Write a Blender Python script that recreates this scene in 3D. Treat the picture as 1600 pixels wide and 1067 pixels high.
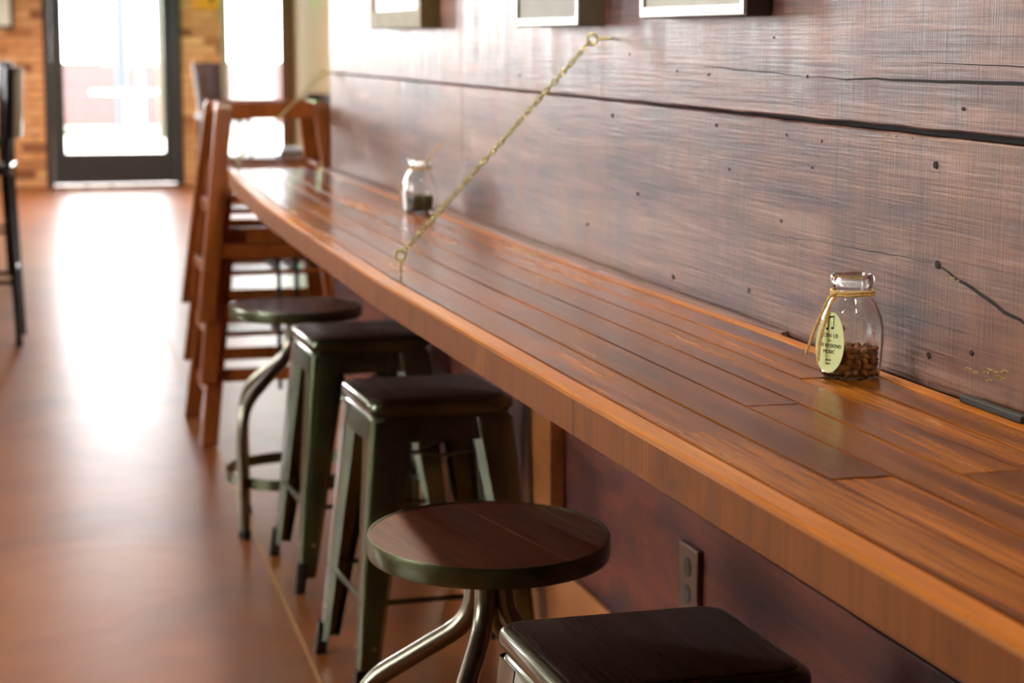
import bpy, bmesh, math, random
from mathutils import Vector, Matrix, noise
R = math.radians
random.seed(7)
for o in list(bpy.data.objects): bpy.data.objects.remove(o)
scene = bpy.context.scene
col = scene.collection

# ------------------------------------------------------------------ camera
cd = bpy.data.cameras.new('camera'); cam = bpy.data.objects.new('camera', cd); col.objects.link(cam)
cd.sensor_fit = 'HORIZONTAL'; cd.sensor_width = 22.3; cd.lens = 44.6
cd.clip_start = 0.05; cd.clip_end = 200
cam.location = (0, 0, 1.33)
cam.rotation_euler = (R(90 - 8.452), 0, R(-14.721))
cd.dof.use_dof = True; cd.dof.focus_distance = 2.42; cd.dof.aperture_fstop = 3.9
scene.camera = cam
# ------------------------------------------------------------------ world, exposure
w = bpy.data.worlds.new('world'); scene.world = w; w.use_nodes = True
bg = w.node_tree.nodes['Background']; bg.inputs[0].default_value = (0.95, 0.97, 1.0, 1); bg.inputs[1].default_value = 13.0
vs = scene.view_settings
vs.view_transform = 'Standard'; vs.look = 'None'; vs.exposure = 0.4; vs.gamma = 1.0; vs.use_curve_mapping = False

# daylight entering by the windows
def area(name, loc, rot, sx, sy, power, color):
    l = bpy.data.lights.new(name, 'AREA'); l.shape = 'RECTANGLE'; l.size = sx; l.size_y = sy
    l.energy = power; l.color = color
    o = bpy.data.objects.new(name, l); o.location = loc; o.rotation_euler = rot; col.objects.link(o); return o
DAY = (1.0, 0.97, 0.93)
area('daylight_left_window', (-3.9, 3.2, 1.75), (0, R(-90), 0), 1.9, 2.2, 10, DAY)
area('daylight_left_window', (-3.9, 8.5, 1.75), (0, R(-90), 0), 1.9, 2.2, 90, DAY)
area('daylight_left_window', (-3.9, 13.8, 1.75), (0, R(-90), 0), 1.9, 2.2, 70, DAY)
area('daylight_front_window', (-1.95, 18.5, 2.1), (R(-90), 0, 0), 1.9, 1.8, 190, DAY)

# ------------------------------------------------------------------ node helpers
def mat(name):
    m = bpy.data.materials.new(name); m.use_nodes = True
    nt = m.node_tree; return m, nt, nt.nodes['Principled BSDF']
def N(nt, t, **kw):
    n = nt.nodes.new(t)
    for k, v in kw.items():
        if k in n.inputs: n.inputs[k].default_value = v
        else: setattr(n, k, v)
    return n
def L(nt, a, b): nt.links.new(a, b)
def ramp(nt, fac, stops):
    r = nt.nodes.new('ShaderNodeValToRGB'); cr = r.color_ramp
    while len(cr.elements) < len(stops): cr.elements.new(0.5)
    for e, (p, c) in zip(cr.elements, stops):
        e.position = p; e.color = (*c, 1)
    L(nt, fac, r.inputs[0]); return r.outputs[0]
def s2l(c):
    return tuple(((v/255)/12.92 if v/255 <= .04045 else ((v/255+.055)/1.055)**2.4) for v in c)
def mixc(nt, fac, a, b, mode='MIX'):
    n = nt.nodes.new('ShaderNodeMix'); n.data_type = 'RGBA'; n.blend_type = mode
    for sock, v in ((n.inputs[0], fac), (n.inputs[6], a), (n.inputs[7], b)):
        if hasattr(v, 'links'): L(nt, v, sock)
        elif isinstance(v, tuple): sock.default_value = (*v, 1) if len(v) == 3 else v
        else: sock.default_value = v
    return n.outputs[2]

def plain(name, c, rough=.5, metal=0, coat=0, spec=.5, noise_amt=.12, nscale=25, bump=0):
    m, nt, b = mat(name)
    tc = N(nt, 'ShaderNodeTexCoord'); nz = N(nt, 'ShaderNodeTexNoise', Scale=nscale, Detail=4.0)
    L(nt, tc.outputs['Object'], nz.inputs['Vector'])
    lo = tuple(v*(1-noise_amt) for v in c); hi = tuple(min(1, v*(1+noise_amt)) for v in c)
    L(nt, ramp(nt, nz.outputs[0], [(.3, lo), (.7, hi)]), b.inputs['Base Color'])
    b.inputs['Roughness'].default_value = rough; b.inputs['Metallic'].default_value = metal
    b.inputs['Coat Weight'].default_value = coat; b.inputs['Coat Roughness'].default_value = .07; b.inputs['Specular IOR Level'].default_value = spec
    if bump:
        bp = N(nt, 'ShaderNodeBump', Strength=bump, Distance=.002); L(nt, nz.outputs[0], bp.inputs['Height']); L(nt, bp.outputs[0], b.inputs['Normal'])
    return m

def wood(name, stops, axis=1, stretch=18., scale=2.2, rough=.4, coat=0., coat_rough=.1, fine=.5, bump=.15, var=.25, saw=0., patch=None, spec=.5, streak=0., dist=.6, det=6.0):
    """grain running along axis; colours vary from piece to piece"""
    m, nt, b = mat(name)
    tc = N(nt, 'ShaderNodeTexCoord'); oi = N(nt, 'ShaderNodeObjectInfo')
    off = N(nt, 'ShaderNodeVectorMath', operation='MULTIPLY_ADD')
    cmb = N(nt, 'ShaderNodeCombineXYZ')
    for i, k in enumerate((7.3, 13.1, 5.7)):
        mm = N(nt, 'ShaderNodeMath', operation='MULTIPLY'); mm.inputs[1].default_value = k; L(nt, oi.outputs['Random'], mm.inputs[0]); L(nt, mm.outputs[0], cmb.inputs[i])
    ad = N(nt, 'ShaderNodeVectorMath', operation='ADD'); L(nt, tc.outputs['Object'], ad.inputs[0]); L(nt, cmb.outputs[0], ad.inputs[1])
    mp = N(nt, 'ShaderNodeMapping'); L(nt, ad.outputs[0], mp.inputs[0])
    sc = [stretch]*3; sc[axis] = 1.0; mp.inputs['Scale'].default_value = sc
    n1 = N(nt, 'ShaderNodeTexNoise', Scale=scale, Detail=det, Roughness=.62, Distortion=dist); L(nt, mp.outputs[0], n1.inputs['Vector'])
    mp2 = N(nt, 'ShaderNodeMapping'); L(nt, ad.outputs[0], mp2.inputs[0])
    sc2 = [220.]*3; sc2[axis] = 5.0; mp2.inputs['Scale'].default_value = sc2
    n2 = N(nt, 'ShaderNodeTexNoise', Scale=1.0, Detail=3.0); L(nt, mp2.outputs[0], n2.inputs['Vector'])
    c = ramp(nt, n1.outputs[0], stops)
    f = ramp(nt, n2.outputs[0], [(.32, (1-fine,)*3), (.62, (1, 1, 1))])
    c = mixc(nt, 1.0, c, f, 'MULTIPLY')
    # piece to piece
    v = N(nt, 'ShaderNodeMapRange'); v.inputs[3].default_value = 1-var; v.inputs[4].default_value = 1+var; L(nt, oi.outputs['Random'], v.inputs[0])
    hs = N(nt, 'ShaderNodeHueSaturation'); L(nt, v.outputs[0], hs.inputs['Value']); L(nt, c, hs.inputs['Color']); c = hs.outputs[0]
    hgt = n2.outputs[0]; rsrc = n1.outputs[0]
    if patch:
        n3 = N(nt, 'ShaderNodeTexNoise', Scale=patch[0], Detail=5.0, Roughness=.6); L(nt, ad.outputs[0], n3.inputs['Vector'])
        pf = ramp(nt, n3.outputs[0], [(patch[1], (0, 0, 0)), (patch[2], (1, 1, 1))])
        c = mixc(nt, pf, c, patch[3])
    if saw:
        mp4 = N(nt, 'ShaderNodeMapping'); L(nt, ad.outputs[0], mp4.inputs[0])
        sc4 = [10.]*3; sc4[axis] = 420.0; mp4.inputs['Scale'].default_value = sc4; mp4.inputs['Rotation'].default_value = (R(4), 0, 0)
        n4 = N(nt, 'ShaderNodeTexNoise', Scale=1.0, Detail=2.0); L(nt, mp4.outputs[0], n4.inputs['Vector'])
        sf = ramp(nt, n4.outputs[0], [(.36, (1-saw,)*3), (.6, (1+saw*.2,)*3)])
        nm = N(nt, 'ShaderNodeTexNoise', Scale=3.2, Detail=4.0); L(nt, ad.outputs[0], nm.inputs['Vector'])
        c = mixc(nt, ramp(nt, nm.outputs[0], [(.38, (.15,)*3), (.68, (1, 1, 1))]), c, mixc(nt, 1.0, c, sf, 'MULTIPLY'))
        if streak:
            mp5 = N(nt, 'ShaderNodeMapping'); L(nt, ad.outputs[0], mp5.inputs[0]); sc5 = [1.6]*3; sc5[axis] = 13.0; mp5.inputs['Scale'].default_value = sc5
            n5 = N(nt, 'ShaderNodeTexNoise', Scale=1.0, Detail=5.0, Roughness=.6); L(nt, mp5.outputs[0], n5.inputs['Vector'])
            rsrc = n5.outputs[0]
            c = mixc(nt, 1.0, c, ramp(nt, n5.outputs[0], [(.3, (1-streak,)*3), (.5, (1, 1, 1)), (.72, (1+streak*.7,)*3)]), 'MULTIPLY')
        av = N(nt, 'ShaderNodeMath', operation='ADD'); L(nt, n2.outputs[0], av.inputs[0]); L(nt, n4.outputs[0], av.inputs[1]); hgt = av.outputs[0]
    L(nt, c, b.inputs['Base Color'])
    rr = N(nt, 'ShaderNodeMapRange'); rr.inputs[1].default_value = .25; rr.inputs[2].default_value = .75; rr.inputs[3].default_value = rough*.75; rr.inputs[4].default_value = min(1, rough*1.25); L(nt, rsrc, rr.inputs[0]); L(nt, rr.outputs[0], b.inputs['Roughness'])
    b.inputs['Coat Weight'].default_value = coat; b.inputs['Coat Roughness'].default_value = coat_rough
    b.inputs['Specular IOR Level'].default_value = spec
    bp = N(nt, 'ShaderNodeBump', Strength=bump, Distance=.0015); L(nt, hgt, bp.inputs['Height']); L(nt, bp.outputs[0], b.inputs['Normal'])
    return m

def S(*c): return s2l(c)
M = {}
M['wallwood'] = wood('reclaimed_plank', [(.28, S(56, 31, 30)), (.42, S(98, 64, 58)), (.55, S(124, 84, 68)), (.74, S(158, 122, 106))], stretch=13, scale=1.7, spec=.36, rough=.40, fine=.42, bump=.36, var=.06, saw=.30, patch=(2.6, .46, .70, S(120, 78, 50)), streak=.5)
M['wallgap'] = plain('dark_gap', S(30, 24, 22), .9)
M['topwood'] = wood('counter_board', [(.25, S(60, 29, 6)), (.42, S(106, 56, 12)), (.56, S(146, 84, 19)), (.80, S(182, 118, 36))], stretch=16, scale=1.3, det=3.5, rough=.24, coat=0., coat_rough=.12, fine=.42, bump=.08, var=.34, spec=.2, dist=.25)
M['nosing'] = wood('nosing_oak', [(.25, S(150, 80, 14)), (.5, S(184, 108, 22)), (.8, S(202, 132, 36))], stretch=10, scale=2., spec=.15, rough=.34, coat=.22, coat_rough=.12, fine=.22, bump=.1, var=.06)
M['facewood'] = wood('counter_face', [(.2, S(92, 44, 10)), (.5, S(126, 68, 18)), (.8, S(148, 86, 28))], axis=2, stretch=8, scale=3., spec=.12, rough=.42, fine=.2, bump=.15, var=.06, patch=(14., .55, .75, S(98, 54, 26)))
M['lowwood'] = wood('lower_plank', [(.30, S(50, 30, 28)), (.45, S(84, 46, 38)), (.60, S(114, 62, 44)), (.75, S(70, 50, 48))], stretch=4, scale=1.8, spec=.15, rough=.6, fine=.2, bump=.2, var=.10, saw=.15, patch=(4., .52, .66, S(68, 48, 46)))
M['base'] = wood('baseboard_wood', [(.25, S(120, 66, 30)), (.5, S(156, 94, 44)), (.8, S(176, 112, 58))], stretch=10, scale=2., rough=.45, fine=.2, var=.05)
M['chairwood'] = wood('highchair_wood', [(.25, S(124, 58, 16)), (.5, S(154, 80, 26)), (.8, S(178, 102, 42))], axis=2, stretch=10, scale=2., rough=.33, coat=.4, coat_rough=.2, fine=.2, var=.08)
M['seatdark'] = wood('seat_dark_wood', [(.25, S(30, 18, 12)), (.5, S(48, 30, 20)), (.8, S(66, 42, 30))], stretch=10, scale=2.4, spec=.25, rough=.34, fine=.55, bump=.7, var=.1)
M['seatround'] = wood('seat_round_wood', [(.28, S(70, 34, 20)), (.46, S(108, 56, 36)), (.60, S(96, 62, 50)), (.74, S(142, 108, 70))], stretch=8, scale=3.2, spec=.2, rough=.42, fine=.35, bump=.2, var=.16)
M['gun'] = plain('green_gunmetal', S(72, 78, 50), .28, .9, coat=.75, noise_amt=.3, nscale=8)
M['rim'] = plain('green_rim_metal', S(72, 76, 48), .34, .8, coat=.4, noise_amt=.3, nscale=10)
M['legmetal'] = plain('dull_leg_metal', S(118, 112, 92), .3, .9, coat=.5, noise_amt=.3, nscale=7)
M['bare'] = plain('worn_steel', S(176, 160, 150), .3, .9, noise_amt=.15, nscale=14)
M['blackmetal'] = plain('black_metal', S(26, 25, 26), .22, .3, coat=.6)
M['footmetal'] = plain('foot_cap', S(44, 44, 32), .4, .5)
M['rubber'] = plain('black_rubber', S(22, 22, 20), .6)
M['brass'] = plain('brass', S(184, 178, 124), .36, .5, noise_amt=.15, nscale=60)
M['khaki'] = plain('khaki_plaster', S(140, 122, 84), .8, noise_amt=.04)
M['plaster'] = plain('cream_plaster', S(150, 128, 100), .85, noise_amt=.04)
M['ceil'] = plain('ceiling_paint', S(120, 106, 92), .9, noise_amt=.04)
M['mortar'] = plain('mortar', S(186, 142, 100), .95, noise_amt=.15, nscale=60)
M['doorframe'] = plain('charcoal_door_paint', S(52, 52, 56), .45, noise_amt=.08)
M['brown'] = plain('brown_window_trim', S(104, 66, 42), .5, noise_amt=.1)
M['white'] = plain('white_paint', S(235, 235, 232), .5, noise_amt=.02)
M['steel'] = plain('brushed_steel', S(205, 200, 190), .3, .9, noise_amt=.05)
M['silver'] = plain('silver_frame', S(176, 170, 158), .35, .7, noise_amt=.1)
M['olive'] = plain('olive_frame', S(112, 98, 52), .6, 0, noise_amt=.15)
M['darkframe'] = plain('dark_frame', S(70, 62, 52), .4, .3, noise_amt=.12)
M['print'] = plain('pale_print', S(176, 176, 164), .75, noise_amt=.05, nscale=8)
M['bright_print'] = plain('white_print', S(240, 240, 236), .35, noise_amt=.02, nscale=8)
M['leather'] = plain('dark_leather', S(46, 26, 20), .42, coat=.0, noise_amt=.3, nscale=12)
M['twine'] = plain('jute_twine', S(196, 160, 96), .9, noise_amt=.25, nscale=300, bump=.6)
M['tag'] = plain('pale_green_card', S(206, 214, 150), .7, noise_amt=.03)
M['ink'] = plain('ink', S(44, 48, 30), .8)
M['bean'] = plain('roasted_bean', S(136, 84, 40), .5, noise_amt=.5, nscale=90)
M['amber'] = plain('amber_sign', S(236, 160, 40), .5, noise_amt=.05)
M['outlet'] = plain('bronze_plate', S(104, 78, 60), .35, .6, noise_amt=.15)
M['outletdark'] = plain('dark_socket', S(34, 28, 26), .4)
M['pave'] = plain('pavement', S(190, 186, 180), .9, noise_amt=.08)
M['extbrick'] = plain('exterior_brick', S(92, 70, 68), .9, noise_amt=.12, nscale=9)
M['steelpost'] = plain('grey_post', S(54, 62, 70), .5, noise_amt=.05)
M['strap'] = plain('black_webbing', S(20, 18, 18), .7)
M['leaf'] = plain('leaf', S(66, 92, 48), .6, noise_amt=.3)

def brickmat():
    m, nt, b = mat('orange_brick')
    oi = N(nt, 'ShaderNodeObjectInfo'); tc = N(nt, 'ShaderNodeTexCoord'); nz = N(nt, 'ShaderNodeTexNoise', Scale=30.0, Detail=5.0)
    L(nt, tc.outputs['Object'], nz.inputs['Vector'])
    c = ramp(nt, oi.outputs['Random'], [(0., S(136, 84, 58)), (.12, S(176, 114, 76)), (.25, S(222, 162, 116)), (.7, S(236, 182, 134)), (1., S(216, 150, 102))])
    f = ramp(nt, nz.outputs[0], [(.3, (.75,)*3), (.7, (1.05,)*3)])
    L(nt, mixc(nt, 1., c, f, 'MULTIPLY'), b.inputs['Base Color']); b.inputs['Roughness'].default_value = .9
    return m
M['brick'] = brickmat()

def floormat():
    m, nt, b = mat('stained_concrete')
    tc = N(nt, 'ShaderNodeTexCoord')
    n1 = N(nt, 'ShaderNodeTexNoise', Scale=1.6, Detail=8.0, Roughness=.62, Distortion=.8); L(nt, tc.outputs['Object'], n1.inputs['Vector'])
    n2 = N(nt, 'ShaderNodeTexNoise', Scale=6.0, Detail=4.0); L(nt, tc.outputs['Object'], n2.inputs['Vector'])
    c = ramp(nt, n1.outputs[0], [(.3, S(116, 62, 26)), (.5, S(150, 84, 36)), (.7, S(170, 104, 50))])
    f = ramp(nt, n2.outputs[0], [(.3, (.9,)*3), (.7, (1.05,)*3)])
    L(nt, mixc(nt, 1., c, f, 'MULTIPLY'), b.inputs['Base Color'])
    b.inputs['Coat Weight'].default_value = .4; b.inputs['Coat Roughness'].default_value = .30
    r = ramp(nt, n2.outputs[0], [(.3, (.33,)*3), (.7, (.38,)*3)]); L(nt, r, b.inputs['Roughness'])
    return m
M['floor'] = floormat()

def panemat():
    m, nt, b = mat('window_glass'); nt.nodes.remove(b); out = nt.nodes['Material Output']
    t = N(nt, 'ShaderNodeBsdfTransparent'); g = N(nt, 'ShaderNodeBsdfGlossy', Roughness=.02); fr = N(nt, 'ShaderNodeFresnel', IOR=1.45)
    mx = N(nt, 'ShaderNodeMixShader'); L(nt, fr.outputs[0], mx.inputs[0]); L(nt, t.outputs[0], mx.inputs[1]); L(nt, g.outputs[0], mx.inputs[2]); L(nt, mx.outputs[0], out.inputs[0])
    return m
M['pane'] = panemat()
def glassmat():
    m, nt, b = mat('bottle_glass'); b.inputs['Base Color'].default_value = (.97, .985, .97, 1); b.inputs['Transmission Weight'].default_value = 1.
    b.inputs['Roughness'].default_value = .01; b.inputs['IOR'].default_value = 1.48
    return m
M['glass'] = glassmat()
def curtainmat():
    m, nt, b = mat('sheer_curtain'); nt.nodes.remove(b); out = nt.nodes['Material Output']
    t = N(nt, 'ShaderNodeBsdfTranslucent'); t.inputs[0].default_value = (.95, .93, .9, 1); d = N(nt, 'ShaderNodeBsdfTransparent')
    mx = N(nt, 'ShaderNodeMixShader'); mx.inputs[0].default_value = .45; L(nt, t.outputs[0], mx.inputs[1]); L(nt, d.outputs[0], mx.inputs[2]); L(nt, mx.outputs[0], out.inputs[0])
    return m
M['curtain'] = curtainmat()
def emit(name, c, s):
    m, nt, b = mat(name); b.inputs['Emission Color'].default_value = (*c, 1); b.inputs['Emission Strength'].default_value = s; b.inputs['Base Color'].default_value = (*c, 1); return m
M['bulb'] = emit('lit_bulb', (1, .78, .5), 12.); M['green'] = emit('green_lit_sign', (.1, 1., .2), 22.)

# ------------------------------------------------------------------ mesh helpers
def link(name, bm, m, parent=None, smooth=False):
    me = bpy.data.meshes.new(name); bmesh.ops.recalc_face_normals(bm, faces=bm.faces); bm.to_mesh(me); bm.free()
    if smooth:
        for p in me.polygons: p.use_smooth = True
        try: me.set_sharp_from_angle(angle=R(38))
        except Exception: pass
    me.materials.append(M[m] if isinstance(m, str) else m)
    o = bpy.data.objects.new(name, me); col.objects.link(o); o.parent = parent; return o
def tag(o, label=None, cat=None, group=None, kind=None):
    for k, v in (('label', label), ('category', cat), ('group', group), ('kind', kind)):
        if v: o[k] = v
    return o
def empty(name, loc=(0, 0, 0), rz=0):
    o = bpy.data.objects.new(name, None); o.location = loc; o.rotation_euler = (0, 0, rz); o.empty_display_size = .1; col.objects.link(o); return o
def copy_tree(o, parent=None):
    c = o.copy(); col.objects.link(c); c.parent = parent
    for ch in list(o.children): copy_tree(ch, c)
    return c
def box(bm, x0, x1, y0, y1, z0, z1, bev=0):
    vs = [bm.verts.new((x, y, z)) for x in (x0, x1) for y in (y0, y1) for z in (z0, z1)]
    fs = [bm.faces.new([vs[i] for i in q]) for q in ((0, 1, 3, 2), (4, 6, 7, 5), (0, 4, 5, 1), (2, 3, 7, 6), (0, 2, 6, 4), (1, 5, 7, 3))]
    if bev:
        es = list({e for f in fs for e in f.edges}); bmesh.ops.bevel(bm, geom=es, offset=bev, segments=2, affect='EDGES', profile=.5)
    return bm
def bx(*a, **k): return box(bmesh.new(), *a, **k)
def frame_at(d):
    d = Vector(d).normalized(); u = Vector((0, 0, 1)) if abs(d.z) < .9 else Vector((1, 0, 0)); a = d.cross(u).normalized(); return a, a.cross(d).normalized()
def tube(bm, pts, r, n=10, closed=False, cap=True):
    pts = [Vector(p) for p in pts]; rs = r if isinstance(r, (list, tuple)) else [r]*len(pts); rings = []
    a = None
    for i, p in enumerate(pts):
        if closed: d = pts[(i+1) % len(pts)] - pts[i-1]
        else: d = pts[min(i+1, len(pts)-1)] - pts[max(i-1, 0)]
        d.normalize()
        if a is None: a, b = frame_at(d)
        else:
            a = (a - d*a.dot(d)).normalized(); b = a.cross(d)
        rings.append([bm.verts.new(p + (a*math.cos(t) + b*math.sin(t))*rs[i]) for t in [2*math.pi*k/n for k in range(n)]])
    m = len(rings)
    for i in range(m if closed else m-1):
        A, B = rings[i], rings[(i+1) % m]
        for k in range(n): bm.faces.new((A[k], A[(k+1) % n], B[(k+1) % n], B[k]))
    if cap and not closed: bm.faces.new(rings[0][::-1]); bm.faces.new(rings[-1])
    return bm
def arc_pts(pts, rad, seg=5):
    """round the inner corners of a polyline"""
    P = [Vector(p) for p in pts]; out = [P[0]]
    for i in range(1, len(P)-1):
        a = (P[i-1]-P[i]).normalized(); b = (P[i+1]-P[i]).normalized()
        p0 = P[i]+a*rad; p1 = P[i]+b*rad
        for k in range(seg+1):
            t = k/seg; out.append(p0*(1-t)**2 + P[i]*2*t*(1-t) + p1*t*t)
    out.append(P[-1]); return out
def lathe(bm, prof, n=32, closed=False):
    rings = []
    for r, z in prof:
        if r < 1e-6: rings.append([bm.verts.new((0, 0, z))])
        else: rings.append([bm.verts.new((r*math.cos(2*math.pi*k/n), r*math.sin(2*math.pi*k/n), z)) for k in range(n)])
    for A, B in zip(rings, rings[1:] + (rings[:1] if closed else [])):
        for k in range(n):
            q = [A[k % len(A)], A[(k+1) % len(A)], B[(k+1) % len(B)], B[k % len(B)]]
            q2 = []
            for v in q:
                if v not in q2: q2.append(v)
            if len(q2) > 2: bm.faces.new(q2)
    return bm
def rsq(h, r, n=6, hy=None):
    hy = hy or h; out = []
    for cx, cy, a0 in ((h-r, hy-r, 0), (-h+r, hy-r, 90), (-h+r, -hy+r, 180), (h-r, -hy+r, 270)):
        for k in range(n+1):
            a = R(a0 + 90*k/n); out.append((cx+r*math.cos(a), cy+r*math.sin(a)))
    return out
def loft(bm, loops, cap0=True, cap1=True, ring=True):
    rs = [[bm.verts.new(p) for p in l] for l in loops]; n = len(rs[0])
    for A, B in zip(rs, rs[1:]):
        for k in range(n if ring else n-1): bm.faces.new((A[k], A[(k+1) % n], B[(k+1) % n], B[k]))
    if cap0: bm.faces.new(rs[0][::-1])
    if cap1: bm.faces.new(rs[-1])
    return bm
def bar(bm, p, q, wx, wy):
    """rectangular bar from p to q, wx across, wy in the other direction"""
    p, q = Vector(p), Vector(q); a, b = frame_at(q-p)
    L0 = [p+a*sx*wx/2+b*sy*wy/2 for sx, sy in ((-1, -1), (1, -1), (1, 1), (-1, 1))]; L1 = [v+(q-p) for v in L0]
    return loft(bm, [L0, L1])
def struct(name, bm, m, parent=None, **k):
    o = link(name, bm, m, parent, **k)
    if parent is None: o['kind'] = 'structure'
    return o

# ================================================================== THE SETTING
WX = 1.12            # face of the plank wall
YE = 6.56            # its far end
struct('floor', bx(-4.2, 3.2, -3.0, 18.9, -.1, 0), 'floor')
cut = bmesh.new()      # saw-cut joint filled with pale sealant
P0, P1 = Vector((.661, 4.093, 0)), Vector((.729, 6.43, 0)); d = (P1-P0)/(P1-P0).y
a, b_ = P0+d*(-6.), P0+d*14.4
s_ = Vector((.0035, 0, 0)); z_ = Vector((0, 0, .0006))
loft(cut, [[a-s_, a+s_, a+s_+z_, a-s_+z_], [b_-s_, b_+s_, b_+s_+z_, b_-s_+z_]])
M['joint'] = plain('joint_sealant', S(196, 150, 92), .5)
link('saw_cut_joint', cut, 'joint', bpy.data.objects['floor'])
struct('ceiling', bx(-4.2, 3.2, -3.0, 18.9, 3.3, 3.4), 'ceil')
struct('wall_back', bx(-4.2, 3.2, -3.1, -3.0, 0, 3.3), plain('dark_brown_paint', S(74, 54, 42), .8))
# plank wall
wall = struct('wall_right', bx(WX+.022, WX+.14, -3.0, YE-.015, 0, 3.3), 'wallgap')
def plank(y0, y1, z0, z1, m, x=WX, th=.022, rag=.0015, parent=wall, seed=0, name='plank', wob=None):
    bm = bmesh.new(); n = max(2, int((y1-y0)/.05)); loops = []
    for i in range(n+1):
        y = y0+(y1-y0)*i/n
        zt = z1 + rag*noise.noise((y*9, seed, 0)) + rag*.6*noise.noise((y*40, seed, 3)); zb = z0 + rag*noise.noise((y*9, seed, 7)) + rag*.6*noise.noise((y*40, seed, 9))
        if wob: zt += wob[1](y); zb += wob[0](y)
        c = .0022; xx = x + .0012*noise.noise((y*1.3, seed, 5))
        loops.append([(x+th, y, zb), (xx+c, y, zb), (xx, y, zb+c), (xx, y, (zb+zt)/2), (xx, y, zt-c), (xx+c, y, zt), (x+th, y, zt)])
    loft(bm, loops); return link(name, bm, m, parent)
zero = lambda y: 0
near = lambda y: -.007*max(0, min(1, (3.4-y)/1.6))      # the gap opens towards the near end
plank(4.731, YE, .905, 1.2165, 'wallwood', seed=1)
plank(-3.0, 4.727, .905, 1.2165, 'wallwood', seed=2, wob=(zero, near))
plank(-3.0, YE, 1.2195, 1.545, 'wallwood', seed=3)
plank(2.2, YE, 1.549, 1.86, 'wallwood', seed=4); plank(-3.0, 2.196, 1.549, 1.86, 'wallwood', seed=5)
for i, (z0, z1) in enumerate(((1.864, 2.15), (2.154, 2.46), (2.464, 2.75), (2.754, 3.02), (3.024, 3.298))):
    ys = (-3.0, 1.2+1.1*(i % 3), 4.4+.5*(i % 2), YE)
    for k in range(3): plank(ys[k]+.002, ys[k+1]-.002, z0, z1, 'wallwood', seed=10+i*3+k)
# planks below the counter
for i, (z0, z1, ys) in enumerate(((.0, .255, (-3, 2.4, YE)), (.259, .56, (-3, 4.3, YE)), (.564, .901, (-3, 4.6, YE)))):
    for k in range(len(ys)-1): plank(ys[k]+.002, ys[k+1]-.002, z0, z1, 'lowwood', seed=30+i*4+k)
# nail holes, knots and splits in the planks
def hole(y, z, ry, rz, parent, x=WX):
    bm = bmesh.new(); n = 9
    L0 = [(x+.004, y+ry*1.1*math.cos(t)*random.uniform(.7, 1.2), z+rz*1.1*math.sin(t)*random.uniform(.7, 1.2)) for t in [2*math.pi*k/n for k in range(n)]]
    L1 = [(x-.0012, y+(p[1]-y)*.8, z+(p[2]-z)*.8) for p in L0]
    loft(bm, [L0, L1], cap0=False); return link('nail_hole', bm, 'wallgap', parent)
PL, PU = bpy.data.objects['plank.001'], bpy.data.objects['plank.002']
for y, z, r in ((2.256, 1.178, .006), (2.725, 1.193, .004), (2.63, 1.152, .003), (2.244, 1.059, .006), (2.259, .946, .005), (2.738, 1.069, .004),
                (3.207, .935, .005), (3.011, 1.195, .004), (2.86, .955, .005), (2.52, .945, .004), (2.60, 1.19, .003), (3.55, 1.19, .004), (3.4, 1.06, .003),
                (3.9, 1.15, .003), (2.15, .965, .004), (3.7, .98, .004), (2.95, 1.13, .003)):
    hole(y, z, r*1.3, r*.95, PL)
for y, z, r in ((2.655, 1.276, .004), (3.20, 1.275, .003), (3.05, 1.272, .004), (2.19, 1.247, .005), (2.78, 1.33, .003), (3.45, 1.3, .004), (4.2, 1.25, .004), (4.6, 1.3, .003)):
    hole(y, z, r, r*.7, PU)
def split(pts, wd, parent, x=WX):
    bm = bmesh.new(); Lp = []
    n = len(pts)
    for i, (y, z) in enumerate(pts):
        h = wd*(1-abs(2*i/(n-1)-1)**2)*.5+.0003
        Lp.append([(x+.003, y, z-h), (x-.0008, y, z-h*.8), (x-.0008, y, z+h*.8), (x+.003, y, z+h)])
    loft(bm, Lp); return link('split', bm, 'wallgap', parent)
def wavy(y0, z0, y1, z1, n=18, amp=.002, sd=0): return [(y0+(y1-y0)*i/n, z0+(z1-z0)*i/n+amp*noise.noise((i*.5, sd, 0))) for i in range(n+1)]
split(wavy(2.66, 1.275, 1.3, 1.284, 30, .003, 1), .005, PU)
split(wavy(3.1, 1.285, 2.68, 1.277, 12, .002, 2), .0015, PU)
split(wavy(2.62, 1.052, 2.25, 1.06, 12, .003, 3), .0010, PL)
split(wavy(2.25, 1.06, 1.98, 1.005, 14, .004, 4), .005, PL)
split(wavy(2.78, 1.045, 2.62, 1.052, 8, .003, 5), .0008, PL)
split(wavy(2.3, 1.30, 1.8, 1.295, 12, .002, 8), .0012, PU)
M['paintfleck'] = plain('yellow_flaked_paint', S(150, 122, 66), .8, noise_amt=.4, nscale=120)
rf = random.Random(4)
for (y, z, ry, rz) in [(rf.gauss(2.10, .035), 0, rf.uniform(.003, .010), rf.uniform(.0008, .002)) for _ in range(16)]+[(rf.gauss(2.2, .012), 1.048+rf.uniform(-.004, .002), rf.uniform(.002, .005), .001) for _ in range(5)]+[(rf.uniform(2.3, 2.7), 1.207, rf.uniform(.003, .009), .0012) for _ in range(5)]:
    if z == 0: z = .948-(2.10-y)*-.12+rf.uniform(-.008, .006)
    o = hole(y, z, ry, rz, PL); o.name = 'paint_fleck'; o.data.materials[0] = M['paintfleck']
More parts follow.
